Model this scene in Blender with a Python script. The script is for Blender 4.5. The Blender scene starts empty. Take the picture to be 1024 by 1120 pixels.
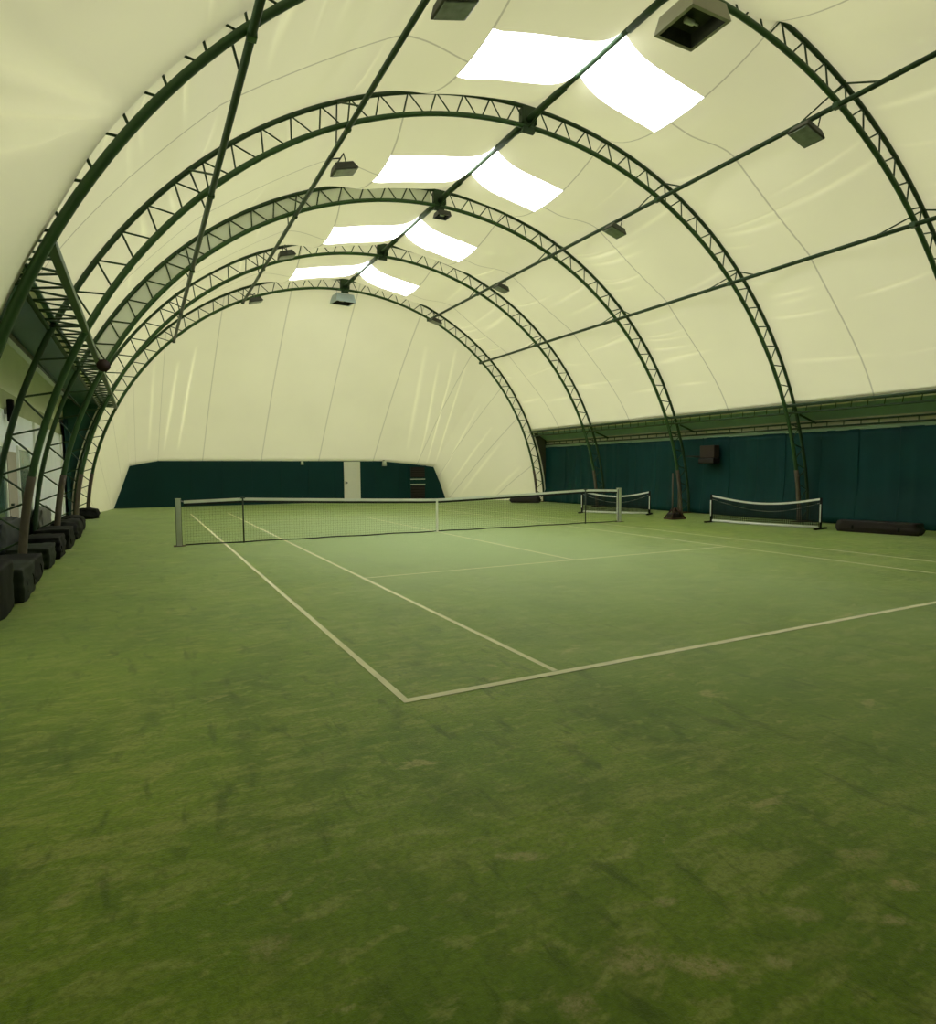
import bpy, bmesh, math, random
from mathutils import Vector, Matrix, noise
random.seed(7)
PI = math.pi
S = bpy.context.scene
COL = S.collection

# ------------------------------------------------------------------ helpers
def link(o, parent=None):
    COL.objects.link(o)
    if parent is not None: o.parent = parent
    return o
def mesh(name, v, f, mats=None, smooth=False, mi=None):
    me = bpy.data.meshes.new(name)
    me.from_pydata([tuple(p) for p in v], [], f)
    for m in (mats if isinstance(mats, (list, tuple)) else [mats]):
        if m: me.materials.append(m)
    if mi: me.polygons.foreach_set('material_index', mi)
    if smooth: me.polygons.foreach_set('use_smooth', [True]*len(me.polygons))
    me.update()
    return me
class MB:
    """collects shapes of ONE part"""
    def __init__(s): s.v=[]; s.f=[]; s.mi=[]; s.cur=0
    def add(s, v, f):
        n=len(s.v); s.v += [Vector(p) for p in v]
        s.f += [tuple(i+n for i in q) for q in f]; s.mi += [s.cur]*len(f)
    def box(s, a, b, M=None):
        x0,y0,z0=a; x1,y1,z1=b
        v=[Vector(p) for p in ((x0,y0,z0),(x1,y0,z0),(x1,y1,z0),(x0,y1,z0),(x0,y0,z1),(x1,y0,z1),(x1,y1,z1),(x0,y1,z1))]
        if M: v=[M@p for p in v]
        s.add(v,[(0,3,2,1),(4,5,6,7),(0,1,5,4),(1,2,6,5),(2,3,7,6),(3,0,4,7)])
    def tube(s, pts, r, n=8, cap=True):
        pts=[Vector(p) for p in pts]; rs = r if isinstance(r,(list,tuple)) else [r]*len(pts)
        v=[]; f=[]; up=None
        for i,p in enumerate(pts):
            t=(pts[min(i+1,len(pts)-1)]-pts[max(i-1,0)]).normalized()
            if up is None:
                a=Vector((0,0,1)) if abs(t.z)<.9 else Vector((0,1,0)); up=(a-t*a.dot(t)).normalized()
            else: up=(up-t*up.dot(t)).normalized()
            w=t.cross(up)
            for k in range(n):
                q=2*PI*k/n; v.append(p+(up*math.cos(q)+w*math.sin(q))*rs[i])
        for i in range(len(pts)-1):
            for k in range(n):
                k2=(k+1)%n; f.append((i*n+k,i*n+k2,(i+1)*n+k2,(i+1)*n+k))
        if cap:
            f.append(tuple(range(n-1,-1,-1))); b=(len(pts)-1)*n; f.append(tuple(b+k for k in range(n)))
        s.add(v,f)
    def ribbon(s, pts, w, t, up=(0,0,1)):
        """flat strap w tall (along up), t thick, along pts"""
        pts=[Vector(p) for p in pts]; up=Vector(up)
        v=[];f=[]
        for i,p in enumerate(pts):
            d=(pts[min(i+1,len(pts)-1)]-pts[max(i-1,0)]).normalized(); sd=d.cross(up).normalized()*t/2; u=up*w/2
            v+=[p+sd+u,p-sd+u,p-sd-u,p+sd-u]
        for i in range(len(pts)-1):
            a=i*4;b=a+4
            for k in range(4): f.append((a+k,a+(k+1)%4,b+(k+1)%4,b+k))
        f.append((3,2,1,0)); b=(len(pts)-1)*4; f.append((b,b+1,b+2,b+3))
        s.add(v,f)
    def build(s, name, mats, parent=None, smooth=False, bevel=0):
        o=link(bpy.data.objects.new(name, mesh(name,s.v,s.f,mats,smooth,s.mi)), parent)
        if bevel:
            m=o.modifiers.new('bevel','BEVEL'); m.width=bevel; m.segments=2; m.limit_method='ANGLE'
        return o
def tag(o, label=None, cat=None, group=None, kind=None):
    if label: o['label']=label
    if cat: o['category']=cat
    if group: o['group']=group
    if kind: o['kind']=kind
    return o
def thing(name, label, cat, loc=(0,0,0), rz=0, group=None):
    o=bpy.data.objects.new(name,None); COL.objects.link(o)
    o.empty_display_size=.1; o.location=loc; o.rotation_euler=(0,0,rz)
    return tag(o,label,cat,group)
def copy_tree(o, parent=None):
    c=o.copy(); COL.objects.link(c); c.parent=parent
    for ch in list(o.children): copy_tree(ch,c)
    return c

# ------------------------------------------------------------------ materials
def new_mat(name):
    m=bpy.data.materials.new(name); m.use_nodes=True; nt=m.node_tree
    return m, nt, nt.nodes, nt.links, nt.nodes['Principled BSDF']
def mat(name, col, rough=.6, metal=0, var=.12, scale=6, spec=.4):
    m,nt,N,L,b=new_mat(name)
    tc=N.new('ShaderNodeTexCoord'); ns=N.new('ShaderNodeTexNoise'); ns.inputs['Scale'].default_value=scale; ns.inputs['Detail'].default_value=4
    L.new(tc.outputs['Object'],ns.inputs['Vector'])
    r=N.new('ShaderNodeMix'); r.data_type='RGBA'
    r.inputs['A'].default_value=(*[c*(1-var) for c in col],1); r.inputs['B'].default_value=(*[min(1,c*(1+var)) for c in col],1)
    L.new(ns.outputs['Fac'],r.inputs['Factor']); L.new(r.outputs['Result'],b.inputs['Base Color'])
    b.inputs['Roughness'].default_value=rough; b.inputs['Metallic'].default_value=metal
    b.inputs['Specular IOR Level'].default_value=spec
    return m
GREEN=mat('green_paint',(.032,.085,.026),.5,0,.25,3)
GREEN_D=mat('dark_green_paint',(.020,.052,.018),.55,0,.25,3)
SLEEVE=mat('weathered_sleeve',(.105,.085,.062),.8,0,.25,9)
CURTAIN=mat('curtain_green',(.002,.040,.040),.65,0,.35,1.0,.2)
PANEL=mat('fence_green',(.002,.032,.032),.7,0,.25,.7,.2)
SHEET=mat('sloping_sheet',(.27,.42,.40),.6,0,.12,1)
TEAL=mat('teal_sheet',(.026,.10,.075),.5,0,.2,1.5)
BLACK=mat('black_tarp',(.006,.007,.006),.75,0,.4,6,.15)
TARP=mat('grey_green_tarp',(.024,.032,.022),.75,0,.4,6,.15)
TARPG=mat('grey_tarp',(.035,.042,.042),.6,0,.35,5,.15)
TARPP=mat('pale_grey_tarp',(.16,.165,.14),.7,0,.3,5,.15)
BROWN=mat('dark_brown_cover',(.013,.008,.007),.55,0,.3,4)
BROWN2=mat('brown_box',(.034,.021,.016),.6,0,.2,6)
RUST=mat('rusty_iron',(.045,.022,.013),.8,0,.4,10)
HOUSE=mat('pale_housing',(.33,.32,.25),.5,0,.1,5)
HOUSEG=mat('grey_housing',(.05,.055,.045),.5,0,.2,5)
HOUSEB=mat('blue_grey_housing',(.36,.44,.48),.45,0,.1,5)
GLASSD=mat('dark_lamp_glass',(.035,.038,.036),.2,0,.5,7)
GLASSL=mat('grey_lamp_glass',(.24,.27,.25),.25,0,.4,7)
LAMP=mat('lamp_bulb',(.75,.75,.72),.2,0,.05)
WHITE=mat('white_tape',(.72,.74,.68),.7,0,.08,9)
STRAPW=mat('white_strap',(.8,.82,.74),.7,0,.05,9)
POST=mat('post_grey_green',(.48,.52,.41),.5,0,.12,5)
STICK=mat('dark_stick',(.03,.045,.035),.6)
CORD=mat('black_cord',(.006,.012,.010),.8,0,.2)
DOORW=mat('white_door',(.72,.71,.60),.55,0,.06,3)
WALLW=mat('white_plaster',(.86,.90,.96),.8,0,.08,2)
WALLO=mat('olive_plaster',(.40,.43,.26),.85,0,.15,2)
TAN=mat('tan_panel',(.42,.38,.31),.7,0,.1,3)
FRAMEW=mat('white_frame',(.85,.88,.82),.5,0,.05,5)
GLASST=mat('teal_glass',(.06,.14,.11),.12,0,.25,2)
GLASSP=mat('pale_glass',(.22,.33,.28),.15,0,.2,2)
OLIVE=mat('olive_canvas',(.085,.085,.05),.8,0,.2,2)
STRIP=mat('brown_grey_strip',(.085,.08,.065),.6,0,.25,3)
PALEG=mat('pale_green_strip',(.23,.33,.22),.7,0,.1,4)
CREAMS=mat('cream_strip',(.5,.48,.33),.7,0,.1,4)
PALEC=mat('pale_sheet',(.72,.74,.60),.7,0,.08,1)
STEEL=mat('galvanised',(.3,.31,.29),.4,.6,.1,6)
RED=mat('dark_red_plastic',(.03,.012,.010),.5,0,.2)

FAB_T=(.87,.80,.50)     # light let through
FAB_D=(.70,.68,.53)      # light thrown back
def fabric(name, seam=True, mix=.42, gable=False):
    m,nt,N,L,b=new_mat(name); N.remove(b)
    out=N['Material Output']
    tc=N.new('ShaderNodeTexCoord')
    uv=N.new('ShaderNodeUVMap'); uv.uv_map='UVMap'
    sp=N.new('ShaderNodeSeparateXYZ'); L.new(uv.outputs['UV'],sp.inputs[0])
    def M(op,a,bv=None,c=None):
        n=N.new('ShaderNodeMath'); n.operation=op
        for i,x in enumerate((a,bv,c)):
            if x is None: continue
            if isinstance(x,(int,float)): n.inputs[i].default_value=x
            else: L.new(x,n.inputs[i])
        return n.outputs[0]
    # large soft tone changes of the cloth and fine weave
    ns=N.new('ShaderNodeTexNoise'); ns.inputs['Scale'].default_value=.35; ns.inputs['Detail'].default_value=3
    L.new(tc.outputs['Object'],ns.inputs['Vector'])
    tone=M('MULTIPLY_ADD',ns.outputs['Fac'],.16,.92)
    if gable:
        s1=M('LESS_THAN',M('ABSOLUTE',M('SUBTRACT',M('FRACT',M('ADD',M('DIVIDE',sp.outputs[0],2.75),.5)),.5)),.009)
        seamv=s1
    else:
        s1=M('LESS_THAN',M('ABSOLUTE',M('SUBTRACT',sp.outputs[0],.05)),.022)
        s2=M('LESS_THAN',M('ABSOLUTE',M('SUBTRACT',sp.outputs[1],2.15)),.018)
        s3=M('LESS_THAN',M('ABSOLUTE',M('ADD',sp.outputs[1],2.85)),.018)
        seamv=M('MAXIMUM',s1,M('MAXIMUM',s2,s3))
    at=N.new('ShaderNodeAttribute'); at.attribute_name='crease'
    k=M('MULTIPLY',tone,M('SUBTRACT',1.0,M('MULTIPLY',seamv,.26 if gable else .36)))
    k=M('MULTIPLY',k,M('MULTIPLY_ADD',at.outputs['Fac'],.24 if gable else .17,1.0))
    def scaled(c):
        v=N.new('ShaderNodeVectorMath'); v.operation='SCALE'; v.inputs[0].default_value=c; L.new(k,v.inputs['Scale']); return v.outputs[0]
    d=N.new('ShaderNodeBsdfDiffuse'); L.new(scaled(FAB_D),d.inputs['Color'])
    t=N.new('ShaderNodeBsdfTranslucent'); L.new(scaled(FAB_T),t.inputs['Color'])
    mx=N.new('ShaderNodeMixShader'); mx.inputs[0].default_value=mix
    L.new(d.outputs[0],mx.inputs[1]); L.new(t.outputs[0],mx.inputs[2]); L.new(mx.outputs[0],out.inputs['Surface'])
    return m
FABRIC=fabric('vault_fabric',mix=.048)
GABLEF=fabric('gable_fabric',gable=True,mix=.043)
def skylight():
    m,nt,N,L,b=new_mat('clear_roof_panel'); N.remove(b)
    d=N.new('ShaderNodeBsdfDiffuse'); d.inputs['Color'].default_value=(.8,.82,.8,1)
    t=N.new('ShaderNodeBsdfTranslucent'); t.inputs['Color'].default_value=(1,1,1,1)
    t2=N.new('ShaderNodeBsdfTransparent'); t2.inputs['Color'].default_value=(1,1,1,1)
    a=N.new('ShaderNodeMixShader'); a.inputs[0].default_value=.55
    c=N.new('ShaderNodeMixShader'); c.inputs[0].default_value=.93
    ns=N.new('ShaderNodeTexNoise'); ns.inputs['Scale'].default_value=2
    L.new(t.outputs[0],a.inputs[1]); L.new(t2.outputs[0],a.inputs[2]); L.new(d.outputs[0],c.inputs[1]); L.new(a.outputs[0],c.inputs[2])
    L.new(c.outputs[0],N['Material Output'].inputs['Surface'])
    return m
SKYL=skylight()
def pale_translucent():
    m,nt,N,L,b=new_mat('pale_roof_sheet'); N.remove(b)
    d=N.new('ShaderNodeBsdfDiffuse'); d.inputs['Color'].default_value=(.7,.72,.6,1)
    t=N.new('ShaderNodeBsdfTranslucent'); t.inputs['Color'].default_value=(.75,.8,.72,1)
    a=N.new('ShaderNodeMixShader'); a.inputs[0].default_value=.07
    L.new(d.outputs[0],a.inputs[1]); L.new(t.outputs[0],a.inputs[2]); L.new(a.outputs[0],N['Material Output'].inputs['Surface'])
    return m
PALET=pale_translucent()
def flap_mat():
    m,nt,N,L,b=new_mat('grey_flap'); N.remove(b)
    d=N.new('ShaderNodeBsdfDiffuse'); d.inputs['Color'].default_value=(.84,.88,.80,1)
    t=N.new('ShaderNodeBsdfTranslucent'); t.inputs['Color'].default_value=(.3,.3,.24,1)
    a=N.new('ShaderNodeMixShader'); a.inputs[0].default_value=.08
    L.new(d.outputs[0],a.inputs[1]); L.new(t.outputs[0],a.inputs[2]); L.new(a.outputs[0],N['Material Output'].inputs['Surface'])
    return m
FLAP=flap_mat()
def turf():
    m,nt,N,L,b=new_mat('artificial_turf')
    tc=N.new('ShaderNodeTexCoord')
    def noise_(scale,detail,rough=.6,sc=(1,1,1),rot=0,dist=0):
        mp=N.new('ShaderNodeMapping'); mp.inputs['Scale'].default_value=sc; mp.inputs['Rotation'].default_value=(0,0,rot)
        L.new(tc.outputs['Object'],mp.inputs['Vector'])
        n=N.new('ShaderNodeTexNoise'); n.inputs['Scale'].default_value=scale; n.inputs['Detail'].default_value=detail; n.inputs['Roughness'].default_value=rough
        n.inputs['Distortion'].default_value=dist
        L.new(mp.outputs[0],n.inputs['Vector']); return n.outputs['Fac']
    def ramp(x,a,b_):
        r=N.new('ShaderNodeMapRange'); r.inputs['From Min'].default_value=a; r.inputs['From Max'].default_value=b_; L.new(x,r.inputs['Value']); return r.outputs[0]
    def mixc(f,a,b_):
        x=N.new('ShaderNodeMix'); x.data_type='RGBA'
        if isinstance(f,float): x.inputs['Factor'].default_value=f
        else: L.new(f,x.inputs['Factor'])
        for s,c in (('A',a),('B',b_)):
            if isinstance(c,tuple): x.inputs[s].default_value=(*c,1)
            else: L.new(c,x.inputs[s])
        return x.outputs['Result']
    def mul(a,b_):
        n=N.new('ShaderNodeMath'); n.operation='MULTIPLY'
        for i,x in enumerate((a,b_)):
            if isinstance(x,float): n.inputs[i].default_value=x
            else: L.new(x,n.inputs[i])
        return n.outputs[0]
    base=mixc(ramp(noise_(.9,6,.65),.3,.7),TURF_A,TURF_B)
    # brushed sand: broad film, scuffs of two sizes and directions
    # sand either side of the net, painted paler to carry skylight brightness too
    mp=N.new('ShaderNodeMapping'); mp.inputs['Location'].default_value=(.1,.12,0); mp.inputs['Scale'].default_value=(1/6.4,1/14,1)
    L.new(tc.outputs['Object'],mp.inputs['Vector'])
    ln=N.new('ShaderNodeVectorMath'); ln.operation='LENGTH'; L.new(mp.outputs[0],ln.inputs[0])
    dust_glow=N.new('ShaderNodeMapRange'); dust_glow.interpolation_type='SMOOTHERSTEP'
    dust_glow.inputs['From Min'].default_value=1.30; dust_glow.inputs['From Max'].default_value=.05; dust_glow.inputs['To Max'].default_value=.85
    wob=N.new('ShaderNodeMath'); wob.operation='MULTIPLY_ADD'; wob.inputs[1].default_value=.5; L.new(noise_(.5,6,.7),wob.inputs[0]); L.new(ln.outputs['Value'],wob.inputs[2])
    sb=N.new('ShaderNodeMath'); sb.operation='SUBTRACT'; sb.inputs[1].default_value=.25; L.new(wob.outputs[0],sb.inputs[0]); L.new(sb.outputs[0],dust_glow.inputs['Value'])
    c=base
    broad=ramp(noise_(.45,4,.6),.30,.65)
    dk=mul(ramp(noise_(1.1,8,.74,(1.2,.7,1),.9,.4),.48,.64),.55)
    c=mixc(dk,c,TURF_D)
    st=mul(mul(ramp(noise_(5.0,7,.62,(.50,1.25,1),.25,.3),.49,.60),.62),broad)
    c=mixc(st,c,SAND)
    sm=mul(ramp(noise_(8.5,6,.60,(.7,1.3,1),-.3,.3),.55,.64),.50)
    c=mixc(sm,c,SAND)
    sc1=mul(ramp(noise_(1.7,7,.66,(.7,1.15,1),.35,.5),.58,.66),.45)
    c=mixc(sc1,c,SAND)
    sc2=mul(ramp(noise_(2.6,6,.58,(.75,1.1,1),-.2,.5),.655,.70),.80)
    c=mixc(sc2,c,SAND2)
    sw=mul(ramp(noise_(3.2,7,.66,(2.0,.55,1),.6,.3),.56,.66),.65)
    c=mixc(sw,c,TURF_D)
    fine=mul(ramp(noise_(30,6,.8),.44,.62),.50)
    c=mixc(fine,c,TURF_D)
    # bare sandy scuffs, each where the turf is worn
    edge=noise_(9,6,.75); grain=ramp(noise_(26,4,.8),.35,.60)
    for (bx,by,rx,ry,k) in ((-5.65,-14.63,.13,.085,.62),(-5.47,-14.77,.14,.055,.75),(-4.42,-14.84,.065,.05,.85),(-5.36,-14.45,.06,.035,.8),(-5.96,-14.68,.08,.06,.6),
                            (-4.66,-14.95,.08,.04,.7),(-5.71,-13.91,.13,.04,.6),(-6.80,-13.94,.10,.07,.4),(-5.24,-14.87,.05,.04,.6),(-4.39,-14.62,.14,.05,.5),(-4.95,-14.75,.10,.05,.45)):
        mp=N.new('ShaderNodeMapping'); mp.vector_type='TEXTURE'; mp.inputs['Location'].default_value=(bx,by,0); mp.inputs['Rotation'].default_value=(0,0,-.49); mp.inputs['Scale'].default_value=(rx,ry,1)
        L.new(tc.outputs['Object'],mp.inputs['Vector'])
        l2=N.new('ShaderNodeVectorMath'); l2.operation='LENGTH'; L.new(mp.outputs[0],l2.inputs[0])
        ad=N.new('ShaderNodeMath'); ad.operation='MULTIPLY_ADD'; ad.inputs[1].default_value=2.2; L.new(edge,ad.inputs[0]); L.new(l2.outputs['Value'],ad.inputs[2])
        f=mul(mul(ramp(ad.outputs[0],2.15,1.55),k),grain)
        c=mixc(f,c,SAND3)
    c=mixc(mul(dust_glow.outputs[0],.88),c,DUST_GLOW)
    L.new(c,b.inputs['Base Color'])
    b.inputs['Roughness'].default_value=.55; b.inputs['Specular IOR Level'].default_value=.10
    b.inputs['Sheen Weight'].default_value=.55; b.inputs['Sheen Roughness'].default_value=.35
    b.inputs['Sheen Tint'].default_value=(.85,1,.8,1)
    bp=N.new('ShaderNodeBump'); bp.inputs['Strength'].default_value=.35; bp.inputs['Distance'].default_value=.02
    L.new(noise_(60,3,.8),bp.inputs['Height']); L.new(bp.outputs[0],b.inputs['Normal'])
    return m
DUST_GLOW=(.43,.55,.27); TURF_A=(.145,.252,.009); TURF_B=(.252,.360,.022); TURF_D=(.066,.114,.003); SAND=(.43,.45,.11); SAND2=(.52,.47,.17); SAND3=(.58,.47,.20)
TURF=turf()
LINE=mat('court_line',(.78,.77,.52),.85,0,.2,5,.2)

# ------------------------------------------------------------------ hall numbers
XC, ZC, RI, RO = 1.05, -.39, 10.01, 10.44
YS=[-8.045,-3.089,1.979,7.153,12.2]
Y_NEAR=[-18.2,-13.1]
def arc(r,th,y): return Vector((XC+r*math.cos(th),y,ZC+r*math.sin(th)))
TH_R=math.radians(22.0); TH_L=math.radians(154.4)
PUR=[math.radians(47.5),math.radians(66.5),math.radians(90),math.radians(115.4),math.radians(133.7)]
RP=9.93                       # purlin radius (ridge is higher)
RRIDGE=10.16
RM=10.50                      # fabric where it lies on the arch
U0,U1=-2.85,2.15              # clear panels, metres round the arch from the ridge (right positive)

# ------------------------------------------------------------------ floor with its lines
fl=MB()
fl.add([(-16,-19.5,0),(14,-19.5,0),(14,20,0),(-16,20,0)],[(0,1,2,3)])
fl.cur=1; zl=.004
def line(x0,y0,x1,y1): fl.add([(x0,y0,zl),(x1,y0,zl),(x1,y1,zl),(x0,y1,zl)],[(0,1,2,3)])
w=.055
for x in (-5.485,5.485-w): line(x,-11.885,x+w,11.885)
for x in (-4.115,4.115-w): line(x,-11.80,x+w,11.80)
line(-5.485+w,-11.885,5.485-w,-11.885+.075); line(-5.485+w,11.885-.075,5.485-w,11.885)
line(-4.115+w,-6.4-w/2,4.115-w,-6.4+w/2); line(-4.115+w,6.4-w/2,4.115-w,6.4+w/2)
line(-w/2,-6.4+w/2,w/2,6.4-w/2)
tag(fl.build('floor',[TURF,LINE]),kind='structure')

# ------------------------------------------------------------------ fabric vault
def smooth01(t): t=max(0,min(1,t)); return t*t*(3-2*t)
US=[(r-PI/2)*-10 for r in PUR]          # metres from ridge
def sag_profile(u):
    """mid-bay sag below RM, supported at the pipes"""
    a=abs(u)
    p1=4.10; p2=7.40; e=11.75
    if a<p1:
        s=.28+.50*(1-math.exp(-a/.40))
        s-= .33*smooth01((a-2.6)/(p1-2.6))
        return s
    if a<p2: return .45+.17*math.sin(PI*(a-p1)/(p2-p1))
    return max(0,.45*(1-smooth01((a-p2)/(e-p2)))+.10*math.sin(PI*min(1,(a-p2)/(e-p2))))
def gsag(f): return 1-abs(2*f-1)**2.3
rw=random.Random(11)
creases={}
def bay_creases(k):
    L=[]
    for i in range(26):
        side=1 if rw.random()<.6 else -1
        u=side*rw.uniform(3.2,11.0)
        fc=rw.choice((rw.uniform(.0,.3),rw.uniform(.6,1.0)))
        L.append((u,fc,rw.uniform(.18,.42),rw.uniform(-.35,.35),rw.uniform(.03,.07),rw.uniform(.012,.03)))
    return L
def crease_at(k,u,f):
    d=0;c=0
    for (u0,fc,fl_,sl,wd,am) in creases[k]:
        q=(f-fc)/fl_
        if abs(q)>=1: continue
        uu=u-u0-sl*(f-fc)-.25*(f-fc)**2
        if abs(uu)>.5: continue
        g=math.exp(-(uu/wd)**2)*(1-q*q)**2*min(1,9*f*(1-f))
        d+=am*g; c+=g*min(1,am/.025)
    return d,c
def near_folds(u,f):
    """deep folds of the bay nearest the camera, gathered at the arch on the left"""
    if u>-3: return 0
    d=1-f
    x=0
    for (u0,spread,am,wd) in ((-9.40,2.3,.15,.28),(-9.48,2.95,.17,.20),(-9.55,3.7,.11,.30)):
        uc=u0-spread*d
        x+=am*smooth01(d*4)*math.exp(-((u-uc)/(wd*(.25+d)))**2)
    return x
def memb(k,u,f,y):
    th=PI/2-u/10.0
    g=gsag(f); ks=lambda j: .36*(1-smooth01((u-1.5)/1.1))*(1 if k==1 else 1-smooth01((-u-9.6)/1.4)) if j==2 else 0
    if k==1: g*=1-smooth01((-u-9.7)/1.0); ks=(lambda kk: lambda j: kk(j)+(.055*smooth01((-u-9.7)/1.1) if j==2 else 0))(ks)
    lf=1 if k<2 else 1-.5*smooth01((-u-2.6)/1.6)
    if k==5 and u<0: lf*=.75
    s=sag_profile(u)*g*lf+(1-g)*(ks(k)*(1-f)+ks(k+1)*f)
    d,c=crease_at(k,u,f)
    s-=d
    if k==1:
        nf=near_folds(u,f); s+=nf; c+=nf*7
    p=arc(RM-s,th,y)
    return p,c
KN=Y_NEAR+YS
u_lo=-(TH_L-PI/2)*10; u_hi=(PI/2-TH_R)*10
us=[]
n=760
for i in range(n+1): us.append(u_lo+(u_hi-u_lo)*i/n)
for special in (U0,0.0,U1):
    j=min(range(len(us)),key=lambda i:abs(us[i]-special)); us[j]=special
iU0,iRidge,iU1=us.index(U0),us.index(0.0),us.index(U1)
V=[];F=[];UVs=[];CR=[];MI=[]
structure_windows=[]
for k in range(len(KN)-1):
    creases[k]=bay_creases(k)
    ya,yb=KN[k],KN[k+1]; Lb=yb-ya
    has=k>=2
    ny=44 if k==1 else 18
    fs=[i/ny for i in range(ny+1)]
    if has:
        fa,fb=1.60/Lb,3.02/Lb
        for t in (fa,fb):
            j=min(range(len(fs)),key=lambda i:abs(fs[i]-t)); fs[j]=t
        ja,jb=fs.index(fa),fs.index(fb)
    base=len(V); m_=len(us)
    for f in fs:
        y=ya+f*Lb
        for u in us:
            p,c=memb(k,u,f,y); V.append(p); CR.append(c); UVs.append((y-(ya+yb)/2+(100 if k==1 and u<0 else 0),u))
    panes={0:[],1:[]}
    for j in range(ny):
        for i in range(m_-1):
            q=(base+j*m_+i,base+j*m_+i+1,base+(j+1)*m_+i+1,base+(j+1)*m_+i)
            if has and ja<=j<jb and iU0<=i<iU1: panes[0 if i<iRidge else 1].append(q)
            else: F.append(q); MI.append(0 if k else 1)  # unseen rear bay made opaque green to darken the near floor
    if has:
        for s in (0,1):
            idx=sorted({i for q in panes[s] for i in q}); mp={a:b for b,a in enumerate(idx)}
            structure_windows.append(([V[i] for i in idx],[tuple(mp[i] for i in q) for q in panes[s]]))
me=mesh('ceiling',V,F,[FABRIC,PANEL],True,MI)
at=me.attributes.new('crease','FLOAT','POINT'); at.data.foreach_set('value',CR)
uvl=me.uv_layers.new(name='UVMap')
buf=[0]*(2*len(me.loops))
for i,l in enumerate(me.loops): buf[2*i],buf[2*i+1]=UVs[l.vertex_index]
uvl.data.foreach_set('uv',buf)
tag(link(bpy.data.objects.new('ceiling',me)),kind='structure')
for i,(v,f) in enumerate(structure_windows):
    nm='window_%d'%(i+1)
    tag(link(bpy.data.objects.new(nm,mesh(nm,v,f,SKYL,True))),kind='structure')

# aprons of the near bays hanging from the eave to the floor on the left
for k_,nm,mt in ((1,'wall_left_apron',FABRIC),(0,'wall_left_light_block',PANEL)):  # rear side sheet is unseen, opaque to keep light off the near floor
    V=[];F=[];cr=[]
    for j in range(45):
        f=j/44; y=KN[k_]+f*(KN[k_+1]-KN[k_])
        for i in range(41):
            u=u_lo-4.15*i/40; p,c=memb(k_,u,f,y); p.z=max(0,p.z); V.append(p); cr.append(c)
    for j in range(44):
        for i in range(40): F.append((j*41+i,j*41+i+1,(j+1)*41+i+1,(j+1)*41+i))
    me=mesh(nm,V,F,mt,True)
    at=me.attributes.new('crease','FLOAT','POINT'); at.data.foreach_set('value',cr)
    uvl=me.uv_layers.new(name='UVMap'); uvl.data.foreach_set('uv',[1.0,0.5]*len(me.loops))
    tag(link(bpy.data.objects.new(nm,me)),kind='structure')

# ------------------------------------------------------------------ far gable of fabric
YB=17.9
def gable_bottom():
    P=[(11.5,12.2,0),(10.6,14.6,0),(9.5,16.4,0),(8.45,YB+.1,0),(8.1,YB+.1,.95),(7.7,YB+.1,1.86),(6.4,YB+.1,2.02),(4.6,YB+.1,2.19)]
    for x in (2.5,.5,-1.5,-3.5,-5.2,-6.4): P.append((x,YB+.1,2.19))
    P+=[(-7.1,YB+.1,2.06),(-7.6,YB+.1,1.95),(-7.95,YB+.1,.95),(-8.3,YB+.1,0),(-8.5,16.4,0),(-8.9,14.6,0),(-9.4,12.2,0)]
    return [Vector(p) for p in P]
GB=gable_bottom()
# matching angles on the arch
GA=[2.2,10,20,30,36,44,53.5,66]+[78.5,89.5,100.4,111.8,122.5,132.2]+[139.2,145.5,151,156,163,170,177.8]
GA=[math.radians(a) for a in GA]
def gable_pt(s,t):
    i=min(int(s),len(GB)-2); q=s-i
    b=GB[i].lerp(GB[i+1],q); th=GA[i]*(1-q)+GA[i+1]*q
    a=arc(RM+.03,th,12.12)
    p=a.lerp(b,t)
    out=Vector((0,0,0))
    p=p+Vector((0,0.15*math.sin(PI*t)*math.sin(th),.22*math.sin(PI*t)*math.sin(th)))
    return p
gc=[]
rg=random.Random(5)
for s0,sl,wd,am,t0,t1 in ((5.75,.95,.032,.045,.25,.97),(5.35,1.0,.030,.06,.12,.98),(4.95,1.0,.030,.05,.15,.97),(6.25,.8,.05,.03,.2,.9),(4.2,.6,.05,.03,.3,.95),(3.3,.3,.06,.03,.3,.95),(2.6,.2,.05,.025,.3,.95),
                       (12.35,-.35,.045,.06,.25,.92),(12.85,-.4,.05,.05,.3,.92),(13.6,-.2,.08,.03,.2,.9),(1.6,.1,.05,.02,.3,.9)):
    gc.append((s0,sl,wd,am,t0,t1))
def gcrease(s,t):
    d=0
    for s0,sl,wd,am,t0,t1 in gc:
        if not t0<t<t1: continue
        e=math.sin(PI*(t-t0)/(t1-t0))**.6
        d+=am*e*math.exp(-((s-s0-sl*(1-t))/wd)**2)
    return d
ns_,nt_=(len(GB)-1)*48,60
V=[];F=[];UVs=[];CR=[]
for j in range(nt_+1):
    for i in range(ns_+1):
        s=i/48; t=j/nt_
        p=gable_pt(s,t); d=gcrease(s,t); p.y+=d*.8; V.append(p); CR.append(min(1.6,d/.04)); UVs.append((gable_pt(s,0).x*.86 if False else s*1.9*1.0,t))
for j in range(nt_):
    for i in range(ns_):
        F.append((j*(ns_+1)+i,j*(ns_+1)+i+1,(j+1)*(ns_+1)+i+1,(j+1)*(ns_+1)+i))
me=mesh('wall_gable',V,F,GABLEF,True)
at=me.attributes.new('crease','FLOAT','POINT'); at.data.foreach_set('value',CR)
uvl=me.uv_layers.new(name='UVMap'); buf=[0]*(2*len(me.loops))
for i,l in enumerate(me.loops): buf[2*i],buf[2*i+1]=UVs[l.vertex_index]
uvl.data.foreach_set('uv',buf)
tag(link(bpy.data.objects.new('wall_gable',me)),kind='structure')

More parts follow.
